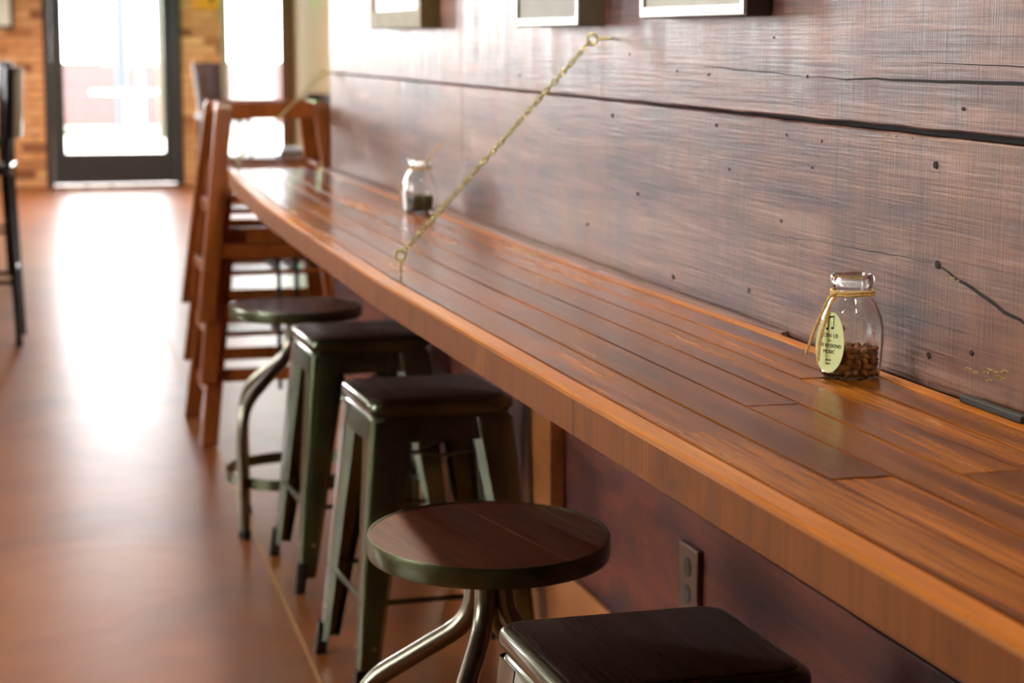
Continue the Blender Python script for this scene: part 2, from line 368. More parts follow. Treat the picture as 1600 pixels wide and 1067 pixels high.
# baseboard and upright trim under the counter
struct('baseboard_right', bx(WX-.012, WX-.0005, -3.0, YE, 0, .275, bev=.003), 'base')
struct('trim_1', bx(WX-.035, WX-.0005, 3.84, 4.03, .2755, .858, bev=.004), 'base')
struct('trim_2', loft(bmesh.new(), [[(1.107-.019*min(1, max(0, (y-2.7)/.8)), y, z) for z in (.88, .9135)]+[(WX-.004, y, z) for z in (.9135, .88)] for y in (2.7, 3.1, 3.5, YE-.02)]), wood('ledger_wood', [(.3, S(120, 92, 82)), (.7, S(150, 122, 110))], var=.02))
struct('wall_right_return', bx(WX+.025, 2.86, YE-.014, YE+.06, 0, 3.3), 'khaki')
bm = bmesh.new()
box(bm, 2.86, 3.0, YE+.06, 18.7, 0, 1.0); box(bm, 2.86, 3.0, YE+.06, 18.7, 2.5, 3.3)
for y0, y1 in ((YE+.06, 8.0), (9.8, 12.2), (14.2, 18.7)): box(bm, 2.86, 3.0, y0, y1, 1.0, 2.5)
struct('wall_right_far', bm, 'khaki')
# left wall with three windows
bm = bmesh.new()
box(bm, -4.2, -4.0, -3, 18.7, 0, .8); box(bm, -4.2, -4.0, -3, 18.7, 2.7, 3.3)
for y0, y1 in ((-3, 2.1), (4.3, 7.4), (9.6, 12.7), (14.9, 18.7)): box(bm, -4.2, -4.0, y0, y1, .8, 2.7)
struct('wall_left', bm, 'plaster')
def window(name, horiz, c0, c1, z0, z1, at, m, fw=.06, mull=0):
    """frame and pane filling an opening; horiz 'x' for the front wall, 'y' for the side wall"""
    bm = bmesh.new()
    def bb(a0, a1, q0, q1, dd):
        if horiz == 'x': box(bm, a0, a1, at-dd, at+dd, q0, q1)
        else: box(bm, at-dd, at+dd, a0, a1, q0, q1)
    bb(c0, c0+fw, z0, z1, .05); bb(c1-fw, c1, z0, z1, .05); bb(c0+fw, c1-fw, z0, z0+fw, .05); bb(c0+fw, c1-fw, z1-fw, z1, .05)
    for k in range(mull):
        x = c0+(c1-c0)*(k+1)/(mull+1); bb(x-.02, x+.02, z0+fw, z1-fw, .04)
    o = struct(name, bm, m)
    bm = bmesh.new(); bb(c0+fw, c1-fw, z0+fw, z1-fw, .004); link('pane', bm, 'pane', o); return o
for i, (y0, y1) in enumerate(((8.0, 9.8), (12.2, 14.2))): window('window_%d' % (i+6), 'y', y0+.002, y1-.002, 1.002, 2.498, 2.93, 'brown')
for i, y in enumerate((2.1, 7.4, 12.7)): window('window_%d' % (i+3), 'y', y+.002, y+2.198, .802, 2.698, -4.1, 'brown', mull=1)
# front brick wall with door, narrow window, wide window
YF = 18.7
bm = bmesh.new()
for x0, x1, z0, z1 in ((-4.2, -3.0, 0, 3.3), (-3.0, -.9, 0, 1.1), (-3.0, -.9, 3.1, 3.3), (-.9, .64, 0, 3.3), (.64, 1.84, 2.4, 3.3), (1.84, 2.22, 0, 3.3), (2.22, 2.88, 0, .22), (2.22, 2.88, 2.7, 3.3), (2.88, 3.2, 0, 3.3)):
    box(bm, x0, x1, YF, YF+.2, z0, z1)
fw = struct('wall_front', bm, 'mortar')
bp = None; cnt = 0
for zone in ((-.62, .64), (1.84, 2.215)):
    for r in range(27):
        z = .012+r*.078; x = zone[0] - (.105 if r % 2 else 0)
        while x < zone[1]-.02:
            xa, xb = max(x, zone[0])+.006, min(x+.21, zone[1])-.006
            if xb-xa > .03:
                if abs(xb-xa-.198) < .002 and bp: o = bp.copy(); col.objects.link(o); o.location = ((xa+xb)/2, YF, z+.033)
                else:
                    h = (xb-xa)/2; o = link('brick', bx(-h, h, -.016, -.0002, -.033, .033, bev=.004), 'brick', fw); o.location = ((xa+xb)/2, YF, z+.033)
                    if abs(2*h-.198) < .002: bp = o
                o.location.y += random.uniform(-.002, .0015)-.0015
            x += .21
window('window_2', 'x', -2.998, -.902, 1.102, 3.098, YF+.1, 'brown', mull=1)
# narrow window with brown trim
wn = window('window_1', 'x', 2.222, 2.855, .222, 2.698, YF+.1, 'doorframe', fw=.045)
struct('trim_3', bx(2.735, 2.858, YF-.04, YF-.002, .0, 2.78, bev=.004), 'brown')
struct('trim_4', bx(2.20, 2.26, YF-.035, YF-.0175, .0, 2.78, bev=.003), 'silver')
struct('trim_5', bx(2.262, 2.734, YF-.06, YF-.002, .17, .22, bev=.004), 'brown')
bm = bmesh.new(); n = 60
loops = [[(2.27+.40*i/n, YF-.075+.012*math.sin(i*.9), z) for i in range(n+1)] for z in (.25, 1.5, 2.66)]
loft(bm, loops, cap0=False, cap1=False, ring=False)
loft(bm, [[(x, y+.003, z) for x, y, z in l] for l in loops], cap0=False, cap1=False, ring=False)
cu = link('sheer_curtain', bm, 'curtain', smooth=True); tag(cu, 'sheer white curtain hanging in the narrow window beside the glass door', 'curtain')
# door
door = empty('door_1', (1.24, YF, 0)); door['kind'] = 'structure'
def D(name, *a, m='doorframe', parent=door, bev=.004): 
    x0, x1, y0, y1, z0, z1 = a; return link(name, bx(x0-1.24, x1-1.24, y0, y1, z0, z1, bev=bev), m, parent)
D('jamb', .642, .70, -.05, .12, .02, 2.396); D('jamb', 1.78, 1.838, -.05, .12, .02, 2.396); D('jamb', .70, 1.78, -.05, .12, 2.33, 2.396)
D('stile', .703, .805, -.03, .03, .032, 2.328); D('stile', 1.68, 1.777, -.03, .03, .032, 2.328)
D('kick_panel', .806, 1.679, -.03, .03, .032, .305); D('top_rail', .806, 1.679, -.03, .03, 2.2, 2.328)
D('pane', .806, 1.679, -.004, .004, .306, 2.199, m='pane', bev=0)
D('threshold', .642, 1.838, -.09, .12, 0.0005, .02, m='brown')
for x in (.78, 1.0, 1.22): D('threshold_glint', x, x+.16, -.10, -.091, .003, .018, m='steel', bev=.002)  # bright steel pieces stand in for white highlights along the threshold
bm = bmesh.new(); tube(bm, arc_pts([(1.645-1.24, -.03, .52), (1.645-1.24, -.09, .44), (1.645-1.24, -.09, 1.72), (1.645-1.24, -.03, 1.64)], .02), .026, 12); link('pull_handle', bm, 'white', door, smooth=True)  # tan handle coloured white to carry the flare from the door glass
# sign and picture on the brick, green lit sign on the side wall
sg = link('wall_sign', bx(1.95, 2.185, YF-.04, YF-.0185, 1.575, 1.80, bev=.003), 'amber'); tag(sg, 'small amber sign on the brick between the door and the narrow window', 'sign')
mk = link('sign_mark', bx(2.105, 2.13, YF-.044, YF-.0405, 1.63, 1.72), 'wallgap', sg)
pf = link('poster_frame', bx(.10, .392, YF-.045, YF-.0185, 1.40, 1.80, bev=.004), 'darkframe'); tag(pf, 'dark framed notice on the brick beside the glass door', 'picture')
link('print', bx(.13, .362, YF-.048, YF-.0455, 1.43, 1.77), 'bright_print', pf)
gs = link('lit_sign', bx(2.82, 2.859, 17.3, 17.7, 1.72, 1.94, bev=.004), 'green'); tag(gs, 'small green lit sign on the khaki side wall', 'sign')

# outside
struct('exterior_ground', bx(-14, 18, 18.95, 46, -.12, -.02), 'pave')
ew = bx(-6, 12, 32, 32.4, -.02, .95); struct('exterior_wall', ew, 'extbrick')
bm = bmesh.new(); tube(bm, [(0, 0, 0), (0, 0, 3.4)], .075, 14); tube(bm, [(0, 0, 0), (0, 0, .06)], .16, 14)
o = link('steel_post', bm, 'steelpost', smooth=True); o.location = (1.86, 26.5, -.02); tag(o, 'blue-grey steel post standing on the pavement outside the glass door', 'post')
def patio_table(x, y, label, r=.42, h=.74):
    t = empty('patio_table', (x, y, -.02)); tag(t, label, 'table')
    link('table_top', lathe(bmesh.new(), [(0, h-.03), (r, h-.03), (r, h), (0, h)], 28), 'white', t, smooth=True)
    link('pedestal', lathe(bmesh.new(), [(0, .03), (.05, .03), (.04, h-.031), (0, h-.031)], 14), 'white', t, smooth=True)
    link('base', lathe(bmesh.new(), [(0, 0), (.26, 0), (.24, .029), (0, .029)], 24), 'white', t, smooth=True)
patio_table(1.75, 24.0, 'round white patio table outside beside the grey post')
patio_table(2.25, 28.5, 'round white patio table outside behind the grey post', .5, 1.02)
pb = empty('planter', (1.06, 22.5, -.02)); tag(pb, 'long white planter box on the pavement outside the glass door', 'planter')
link('box', bx(-.3, .3, -.16, .16, 0, .30, bev=.01), 'white', pb)
bm = bmesh.new()
for k in range(60):
    c = Vector((random.uniform(-.25, .25), random.uniform(-.1, .1), .30)); t = c+Vector((random.uniform(-.08, .08), random.uniform(-.08, .08), random.uniform(.04, .12))); s = Vector((.015, 0, 0))
    bm.faces.new([bm.verts.new(v) for v in (c, (c+t)/2-s, t, (c+t)/2+s)])
tag(link('foliage', bm, 'leaf', pb), kind='stuff')

# ================================================================== THE COUNTER
ZC = .91
FR = [(-1.0, .700), (1.245, .694), (1.842, .688), (2.318, .683), (3.50, .677), (4.41, .694), (5.21, .712), (6.0, .752), (6.60, .79)]
def fx(y):
    for (a, xa), (b, xb) in zip(FR, FR[1:]):
        if y <= b: return xa+(xb-xa)*(y-a)/(b-a)
    return FR[-1][1]
BKX = 1.106
counter = empty('bar_counter', (.9, 3.0, 0)); tag(counter, 'long narrow varnished wood counter hung along the plank wall on chains', 'counter')
CL = Vector((.9, 3.0, 0))
def strip(name, y0, y1, f0, f1, z0, z1, m, parent=counter, ch=.0015):
    """board between the two edge functions f0(y), f1(y)"""
    n = max(1, int((y1-y0)/.25)); loops = []
    for i in range(n+1):
        y = y0+(y1-y0)*i/n; a, b = f0(y), f1(y)
        loops.append([Vector(p)-CL for p in ((a, y, z0), (b, y, z0), (b, y, z1-ch), (b-ch, y, z1), (a+ch, y, z1), (a, y, z1-ch))])
    return link(name, loft(bmesh.new(), loops), m, parent)
rows = [0, .18, .365, .545, .73, .86, 1.0]          # fractions between nosing and back strip
NW = .030
def fr(t): return lambda y: (fx(y)+NW)*(1-t) + (BKX-.019*min(1, max(0, (y-2.7)/.8))-.022)*t
ends = [[-1, .4, 2.041, 3.62, 5.3, 6.598], [-1, .9, 1.785, 3.05, 4.5, 6.598], [-1, 1.1, 2.175, 3.9, 5.1, 6.598], [-1, .7, 1.776, 3.35, 4.8, 6.598], [-1, 1.2, 2.339, 4.1, 5.6, 6.598], [-1, .3, 2.9, 4.4, 6.598]]
random.seed(3)
for i in range(6):
    g = .0007
    for k in range(len(ends[i])-1):
        dz = random.uniform(-.0008, .0006)
        strip('board', ends[i][k]+.0006, ends[i][k+1]-.0006, (lambda y, t=rows[i]: fr(t)(y)+g), (lambda y, t=rows[i+1]: fr(t)(y)-g), ZC-.03, ZC+dz, 'topwood')
for y0, y1 in ((-1, 2.318), (2.318, 3.505), (3.505, 6.6)):
    strip('nosing', y0+.0006, y1-.0006, fx, lambda y: fx(y)+NW-.0006, ZC-.008, ZC, 'nosing', ch=.003)
    strip('front_face', y0+.0006, y1-.0006, lambda y: fx(y)+.0008, lambda y: fx(y)+NW-.0006, ZC-.052, ZC-.0082, 'facewood', ch=.0003)
bkx = lambda y: BKX-.019*min(1, max(0, (y-2.7)/.8))
strip('back_strip', -1, 6.6, lambda y: bkx(y)-.0215, bkx, ZC-.03, ZC+.001, 'nosing')
strip('underside', -1, 6.598, lambda y: fx(y)+NW, bkx, ZC-.046, ZC-.0305, 'facewood')

# chains
def eye(root, p, d, m='brass', r=.0095):
    """screw eye: shank from p along d, ring at the end"""
    p = Vector(p); d = Vector(d).normalized(); a, b = frame_at(d); bm = bmesh.new()
    c = p+d*(.026+r); pts = [p+d*.0008, p+d*.026] 
    tube(bm, pts, .0024, 8)
    e = Vector((0, 1, 0)); u = d; v = d.cross(e).normalized()
    tube(bm, [c+u*math.cos(t)*r+v*math.sin(t)*r for t in [R(180)+2*math.pi*k/20 for k in range(20)]], .0026, 8, closed=True)
    o = link('eye_hook', bm, m, root, smooth=True); return c
linkmesh = None
def chain(pc, pw, dw, label):
    global linkmesh
    root = empty('support_chain', (0, 0, 0)); tag(root, label, 'chain', 'chains holding up the counter')
    c0 = eye(root, pc, (0, 0, 1)); c1 = eye(root, pw, dw)
    d = (c1-c0).normalized(); p0 = c0+d*.008; p1 = c1-d*.008; Lc = (p1-p0).length; pitch = .0112; n = int(Lc/pitch); pitch = Lc/n
    if linkmesh is None:
        bm = bmesh.new(); l, r = .0044, .0036; pts = []
        for k in range(16):
            t = 2*math.pi*k/16; x = r*math.cos(t); y = r*math.sin(t); pts.append((x, 0, y+(l if y >= 0 else -l)))
        tube(bm, pts, .0015, 6, closed=True); o = link('chain_link', bm, 'brass', root, smooth=True); linkmesh = o.data; bpy.data.objects.remove(o)
    q = d.to_track_quat('Z', 'Y')
    for i in range(n):
        o = bpy.data.objects.new('chain_link', linkmesh); col.objects.link(o); o.parent = root
        o.location = p0+d*pitch*(i+.5); o.rotation_mode = 'QUATERNION'; o.rotation_quaternion = q @ Matrix.Rotation(R(45+90*(i % 2)+i*6), 4, 'Z').to_quaternion()
chain((.730, 3.56, ZC), (WX, 3.56, 1.328), (-1, 0, -.05), 'brass chain from the counter nosing up to the wall between two picture frames')
chain((.815, 6.52, ZC), (WX, 6.50, 1.215), (-1, 0, 0), 'brass chain at the far end of the counter beside the stacked highchairs')

# ================================================================== STOOLS
def metal_stool(loc, rz, label, H=.61):
    t = empty('metal_stool', loc, rz); tag(t, label, 'stool', 'square metal stools under the counter')
    h = .152
    ls = []
    for hh, z in ((h-.004, H-.028), (h, H-.022), (h, H-.010), (h-.0015, H-.0045), (h-.005, H-.001), (h-.010, H), (h-.013, H), (h-.014, H-.005)):
        ls.append([(x, y, z) for x, y in rsq(hh, .034)])
    link('seat_pan', loft(bmesh.new(), ls), 'gun', t, smooth=True)
    ls = [[(x, y, z) for x, y in rsq(hh, .026)] for hh, z in ((h-.0145, H-.0045), (h-.0145, H+.0012), (h-.018, H+.0025))]
    link('seat_board', loft(bmesh.new(), ls), 'seatdark', t, smooth=True)
    ap = bmesh.new()      # apron
    lo = [[(x, y, z) for x, y in rsq(hh, .03)] for hh, z in ((h-.006, H-.0285), (h-.009, H-.034), (h-.006, H-.038), (h-.001, H-.085), (h-.004, H-.085), (h-.013, H-.029))]
    loft(ap, lo, cap0=False, cap1=False); link('apron', ap, 'gun', t, smooth=True)
    ztop, zbot = H-.04, .036
    for sx in (-1, 1):
        for sy in (-1, 1):
            loops = []
            for f in (0, .12, .5, 1):
                z = ztop+(zbot-ztop)*f; c = h-.0045+(.198-h)*f; wd = .062-.038*f; r = .014-.004*f; lip = .020-.008*f; tk = .0025
                def path(o):
                    pts = [(c-r-wd-lip*.75, c-lip*.8-o), (c-r-wd+o*.3, c-o), (c-r, c-o)]
                    pts += [(c-r+(r-o)*math.sin(R(a)), c-r+(r-o)*math.cos(R(a))) for a in (22, 45, 68)]
                    pts += [(c-o, c-r), (c-o, c-r-wd+o*.3), (c-lip*.8-o, c-r-wd-lip*.75)]
                    return pts
                lp = path(0)+path(tk)[::-1]; loops.append([(sx*x, sy*y, z) for x, y in lp])
            leg = link('leg', loft(bmesh.new(), loops), 'gun', t, smooth=True)
            c = .198; bm = bmesh.new()
            loft(bm, [[(sx*(c-.009+.004+u*.012), sy*(c-.009+.004+v*.012), 0) for u, v in ((-1, -1), (1, -1), (1, 1), (-1, 1))], [(sx*(c-.014+u*.012), sy*(c-.014+v*.012), .075) for u, v in ((-1, -1), (1, -1), (1, 1), (-1, 1))]])
            link('foot', bm, 'footmetal', leg)
            for ax in (0, 1):
                f = (ztop-.115)/(ztop-zbot); cc = h-.0045+(.198-h)*f; bm = bmesh.new()
                p = (sx*(cc-.03), sy*cc, .115) if ax == 0 else (sx*cc, sy*(cc-.03), .115); dv = (0, sy, 0) if ax == 0 else (sx, 0, 0)
                p = Vector(p); dv = Vector(dv); tube(bm, [p-dv*.001, p+dv*.0015, p+dv*.003], [.0048, .0046, .002], 10); link('rivet', bm, 'bare', leg, smooth=True)
    zs = .205; f = (ztop-zs)/(ztop-zbot); c = h-.006+(.198-h)*f-.006
    for p, q in (((-c, -c), (c, -c)), ((c, -c), (c, c)), ((c, c), (-c, c)), ((-c, c), (-c, -c))):
        bm = bmesh.new(); P, Q = Vector((*p, zs)), Vector((*q, zs)); dd = (Q-P).normalized(); tube(bm, [P+dd*.012, P+dd*.04, Q-dd*.04, Q-dd*.012], [.010, .0058, .0058, .010], 8)
        link('stretcher', bm, 'gun', t, smooth=True)
    for s in (-1, 1):
        bm = bmesh.new(); c = h-.016; tube(bm, [(-c, -s*c, H-.10), (-.03, -s*.03, H-.135+.004*s), (.03, s*.03, H-.135+.004*s), (c, s*c, H-.10)], .0042, 6); link('cross_brace', bm, 'gun', t, smooth=True)
    return t
SB = metal_stool((.915, 4.975, 0), R(1), 'dark green square metal stool between the round stool by the highchairs and another square stool')
SA = metal_stool((.893, 4.105, 0), R(2), 'dark green square metal stool just beyond the round stool with the worn rim')
SC = metal_stool((.757, 2.235, 0), R(1.5), 'square metal stool with dark grained wood seat beneath the tagged glass jar', .615)

def round_stool(loc, rz, label, H=.61, r=.178, tilt=0):
    t = empty('round_stool', loc, rz); tag(t, label, 'stool', 'round stools under the counter')
    rs, nb = r-.0035, 5
    for k in range(nb):
        xa, xb = -rs+2*rs*k/nb+.0005, -rs+2*rs*(k+1)/nb-.0005
        up = [(xa+(xb-xa)*i/12, math.sqrt(max(0, rs*rs-(xa+(xb-xa)*i/12)**2))) for i in range(13)]
        poly = [(x, y) for x, y in up if y > 1e-4]+[(x, -y) for x, y in up[::-1] if y > 1e-4]
        link('seat_board', loft(bmesh.new(), [[(x, y, z) for x, y in poly] for z in (H-.026, H-.0004*(k % 3))]), 'seatround', t)
    link('seat_rim', lathe(bmesh.new(), [(r-.003, H-.029), (r, H-.029), (r+.0012, H-.025), (r+.0012, H-.004), (r, H+.001), (r-.003, H+.001)], 64, closed=True), 'rim', t, smooth=True)
    if tilt:      # the screw-mounted seat leans a little
        for ch in t.children: ch.data.transform(Matrix.Translation((0, 0, H)) @ Matrix.Rotation(tilt, 4, Vector((math.cos(rz), -math.sin(rz), 0))) @ Matrix.Translation((0, 0, -H)))
    link('hub', lathe(bmesh.new(), [(0, H-.13), (.010, H-.13), (.012, H-.12), (.012, H-.05), (.05, H-.043), (.05, H-.031), (0, H-.031)], 24), 'rim', t, smooth=True)
    for k in range(4):
        a = R(45+90*k); ca, sa = math.cos(a), math.sin(a)
        P = [(.021, H-.042), (.023, H-.13), (.196, H-.245), (.214, H-.33), (.210, .012)]
        pts = arc_pts([(q*ca, q*sa, z) for q, z in P], .045, 6)
        leg = link('leg', tube(bmesh.new(), pts, .0155, 12), 'legmetal', t, smooth=True)
        bm = bmesh.new(); tube(bm, [(.210*ca, .210*sa, 0), (.210*ca, .210*sa, .022)], .0175, 12); link('foot', bm, 'rubber', leg)
    ring = []
    link('foot_ring', lathe(bmesh.new(), [(.194, .135), (.199, .135), (.199, .165), (.194, .165)], 48, closed=True), 'rim', t, smooth=True)
    return t
round_stool((.712, 2.842, 0), R(15), 'round wood-topped stool with worn metal rim between two square metal stools', tilt=R(2.6))
round_stool((.835, 5.49, 0), R(-8), 'round wood-topped stool in front of the stacked wooden highchairs')

# ================================================================== HIGHCHAIRS
def highchair(z0, label, dx=0):
    t = empty('wooden_highchair', (.962+dx, 6.915, z0)); tag(t, label, 'highchair', 'stacked wooden highchairs')
    Ht = .71; fxx, fyy, tx, ty = .245, .265, .158, .160
    def P(sx, sy, z, ix=0, iy=0): f = z/Ht; return Vector((sx*(fxx+(tx-fxx)*f-ix), sy*(fyy+(ty-fyy)*f-iy), z))
    for sx in (-1, 1):
        for sy in (-1, 1):
            loops = []
            for z in (0, Ht-.02, Ht):
                p = P(sx, sy, z); c = .028 if z < Ht else .022; e = .0135 if z < Ht else .010
                loops.append([(p.x+u*c, p.y+v*e, z) for u, v in ((-1, -1), (1, -1), (1, 1), (-1, 1))])
            bm = loft(bmesh.new(), loops); bmesh.ops.bevel(bm, geom=list(bm.edges), offset=.003, segments=1, affect='EDGES'); link('leg', bm, 'chairwood', t)
    def rail(name, a, b, w_, h_):
        bm = bmesh.new(); a, b = Vector(a), Vector(b); dd = (b-a).normalized(); s = Vector((-dd.y, dd.x, 0))
        loft(bm, [[q+s*w_/2*u+Vector((0, 0, h_/2*v)) for u, v in ((-1, -1), (1, -1), (1, 1), (-1, 1))] for q in (a, b)])
        bmesh.ops.bevel(bm, geom=list(bm.edges), offset=.003, segments=2, affect='EDGES'); link(name, bm, 'chairwood', t)
    for sy in (-1, 1):
        rail('top_rail', P(-1, sy, Ht-.028, .027), P(1, sy, Ht-.028, .027), .020, .052)
        rail('foot_rail' if sy < 0 else 'back_rail', P(-1, sy, .228, .027), P(1, sy, .228, .027), .020, .045)
    rail('seat_rail', P(-1, 1, .36, .019), P(1, 1, .36, .019), .020, .04)
    for sx in (-1, 1):
        for z, hh in ((.16, .04), (.36, .04), (Ht-.022, .04)):
            rail('side_rail', P(sx, -1, z, 0, .012), P(sx, 1, z, 0, .012), .016, hh)
    link('seat', bx(-.165, .165, -.14, .19, .34, .358, bev=.004), 'chairwood', t)
    for s in (-1, 1):
        bm = bmesh.new(); tube(bm, [(s*.03+.04, .10, .362), (s*.03+.04, .02, .364), (s*.03+.04, -.145, .36), (s*.03+.04, -.152, .30), (s*.03+.04, -.150, .16)], .0075, 6); link('strap', bm, 'strap', t)
    return t
highchair(0, 'wooden highchair at the bottom of the stack past the counter end')
highchair(.205, 'wooden highchair in the middle of the stack past the counter end', .001)
highchair(.41, 'wooden highchair on top of the stack past the counter end', -.001)

# ================================================================== JARS
def jar(loc, name_label, tag_ang=None, strands=None, fill=.040, seed=1, bm_col='bean'):
    t = empty('glass_jar', loc); tag(t, name_label, 'jar', 'milk-bottle jars on the counter')
    outer = [(0, 0), (.033, 0), (.0365, .004), (.0385, .02), (.0402, .045), (.0402, .062), (.0375, .076), (.0315, .090), (.0255, .100), (.0236, .107), (.0236, .112), (.0262, .1155), (.0275, .120), (.0275, .126), (.0258, .129)]
    inner = [(.0225, .129), (.0212, .124), (.0208, .107), (.0228, .100), (.0290, .0895), (.0349, .075), (.0376, .061), (.0376, .045), (.036, .02), (.034, .0075), (.030, .005), (0, .005)]
    link('bottle', lathe(bmesh.new(), outer+inner, 48), 'glass', t, smooth=True)
    # twine round the neck, with hanging ends
    bm = bmesh.new()
    for dz in (0, .0032):
        tube(bm, [(.0262*math.cos(a), .0262*math.sin(a), .1045+dz+.0006*math.sin(3*a)) for a in [2*math.pi*k/36 for k in range(36)]], .0019, 7, closed=True)
    for pts in strands:
        tube(bm, arc_pts(pts, .008, 4), .0021, 7)
        e = Vector(pts[-1]); 
        for k in range(5): tube(bm, [e, e+Vector((random.uniform(-.002, .002), random.uniform(-.002, .002), -.004 if e.z < .1 else .003))], .0005, 4)
    link('twine', bm, 'twine', t, smooth=True)
    if tag_ang is not None:
        nrm = Vector((math.cos(tag_ang), math.sin(tag_ang), .10)).normalized(); ux = Vector((-nrm.y, nrm.x, 0)).normalized(); uy = nrm.cross(ux)
        c = Vector((math.cos(tag_ang)*.0425, math.sin(tag_ang)*.0425, .047)); n = 40; bm = bmesh.new()
        def ov(o, s=1): return [c+ux*.0215*s*math.cos(a)*(1-.10*math.sin(a))+uy*.0375*s*math.sin(a)+nrm*o for a in [2*math.pi*k/n for k in range(n)]]
        loft(bm, [ov(-.0006), ov(.0006)]); tg = link('tag', bm, 'tag', t)
        rot = Matrix((ux, uy, nrm)).transposed().to_4x4()
        def text(s, yy, size, sx=1.):
            cu = bpy.data.curves.new('tag_text', 'FONT'); cu.body = s; cu.size = size; cu.align_x = 'CENTER'; cu.align_y = 'CENTER'; cu.extrude = .00012; cu.resolution_u = 3
            to = bpy.data.objects.new('tag_text', cu); col.objects.link(to); dg = bpy.context.evaluated_depsgraph_get(); me = bpy.data.meshes.new_from_object(to.evaluated_get(dg)); bpy.data.objects.remove(to)
            me.transform(Matrix.Translation(c+nrm*.0009+uy*yy) @ rot @ Matrix.Diagonal((sx, 1, 1, 1)))
            me.materials.clear(); me.materials.append(M['ink']); o = bpy.data.objects.new('tag_text', me); col.objects.link(o); o.parent = tg
        text('JOIN US', .0085, .0072, .95); text('for', .0025, .0042); text('LIVE WEEKEND', -.0040, .0062, .86); text('MUSIC', -.0115, .0062);
        bm = bmesh.new()      # pair of beamed notes
        def quad(pts): 
            A = [c+nrm*.0008+ux*a+uy*b for a, b in pts]; loft(bm, [A, [v+nrm*.0003 for v in A]])
        quad([(-.0042, .0165), (-.0034, .0165), (-.0034, .0315), (-.0042, .0315)]); quad([(.0034, .0180), (.0042, .0180), (.0042, .0330), (.0034, .0330)]); quad([(-.0042, .0300), (.0042, .0315), (.0042, .0335), (-.0042, .0320)])
        for hx, hy in ((-.0052, .0165), (.0024, .0180)): quad([(hx+.0021*math.cos(a), hy+.0015*math.sin(a)) for a in [2*math.pi*k/14 for k in range(14)]])
        link('music_note', bm, 'ink', tg)
        bm = bmesh.new()      # two lines of print too small to read
        for yy, ws in ((-.0215, (.0024, .0012, .0030)), (-.0262, (.0030, .0022))):
            x = -(sum(ws)+.0008*(len(ws)-1))/2
            for w_ in ws: quad([(x, yy-.0007), (x+w_, yy-.0007), (x+w_, yy+.0007), (x, yy+.0007)]); x += w_+.0008
        link('small_print', bm, 'ink', tg)
    # beans
    rnd = random.Random(seed); bm = bmesh.new(); z = .0095
    while z < fill:
        rr = min(.0295, .029+z*.1)
        for ring_r, cnt in ((rr, 17), (rr*.68, 11), (rr*.32, 5)):
            for k in range(cnt):
                a = 2*math.pi*(k+rnd.random()*.6)/cnt; mt = Matrix.Translation((ring_r*math.cos(a), ring_r*math.sin(a), z+rnd.uniform(-.0015, .0015))) @ Matrix.Rotation(rnd.uniform(0, 6.3), 4, (rnd.uniform(-1, 1), rnd.uniform(-1, 1), .3)) @ Matrix.Diagonal((.0058, .0042, .0036, 1))
                bmesh.ops.create_icosphere(bm, subdivisions=2, radius=1, matrix=mt)
        z += .0066
    o = link('coffee_beans', bm, bm_col, smooth=True); o.location = loc
    return t, o
JN = (1.052, 2.338, ZC+.0004)
_, o = jar(JN, 'clear glass jar with twine, green oval tag and brown beans', math.atan2(-.478, -.878),
    [[(-.024, -.010, .107), (-.034, -.008, .104), (-.048, .004, .06), (-.056, .010, .03)], [(-.025, -.008, .104), (-.036, -.014, .092), (-.049, -.016, .05), (-.052, -.018, .024)]])
tag(o, 'heap of roasted brown beans inside the tagged glass jar', 'beans', kind='stuff')
JF = (1.045, 4.86, ZC+.0004)
M['greenbean'] = plain('olive_bean', S(84, 84, 50), .5, noise_amt=.5, nscale=90)
_, o = jar(JF, 'clear glass jar with upright twine end standing farther along the counter near the highchairs', None,
    [[(.0, .024, .107), (.012, -.010, .118), (.030, -.02, .145), (.052, -.02, .168)], [(-.024, -.008, .107), (-.034, -.006, .10), (-.046, .004, .06), (-.048, .004, .012)]], fill=.036, seed=5, bm_col='greenbean')
tag(o, 'dark olive beans inside the jar with the upright twine end', 'beans', kind='stuff')

# slim black bar on the counter, outlet
o = link('black_bar', bx(BKX-.008, BKX+.004, 1.99, 2.135, ZC+.0012, ZC+.0095, bev=.0015), 'rubber'); tag(o, 'slim black bar lying on the counter back strip against the wall', 'bar')
ot = empty('wall_outlet', (WX, 3.085, .447)); tag(ot, 'bronze outlet box on the plank wall below the counter', 'outlet')
link('cover_plate', bx(-.012, -.0005, -.045, .045, -.06, .06, bev=.002), 'outlet', ot)
for z in (-.022, .024):
    bm = bmesh.new(); tube(bm, [(-.0122, 0, z), (-.0135, 0, z)], .0165, 18); s = link('socket', bm, 'outletdark', ot)
    for y in (-.006, .006): link('slot', bx(-.0145, -.0136, y-.001, y+.001, z-.004, z+.006), 'bare', s)

# ================================================================== PICTURE FRAMES
def picture(y0, y1, z0, z1, bw, th, m_face, m_side, m_print, label):
    t = empty('picture_frame', (WX, (y0+y1)/2, z0)); tag(t, label, 'picture', 'pictures on the plank wall')
    h = (y1-y0)/2; H = z1-z0
    for name, a in (('side_moulding', (-h, -h+bw, 0, H)), ('side_moulding', (h-bw, h, 0, H)), ('bottom_moulding', (-h+bw, h-bw, 0, bw)), ('top_moulding', (-h+bw, h-bw, H-bw, H))):
        y_0, y_1, z_0, z_1 = a
        link(name, bx(-th, -.0005, y_0, y_1, z_0, z_1, bev=.002), m_side, t)
        link('facing', bx(-th-.003, -th-.0002, y_0+.003*(y_0 < -h+.001), y_1-.003*(y_1 > h-.001), z_0+(.003 if z_0 == 0 else 0), z_1-(.003 if z_1 == H else 0)), m_face, t.children[-1])
    link('print', bx(-th*.92, -th*.86, -h+bw, h-bw, bw, H-bw), m_print, t)
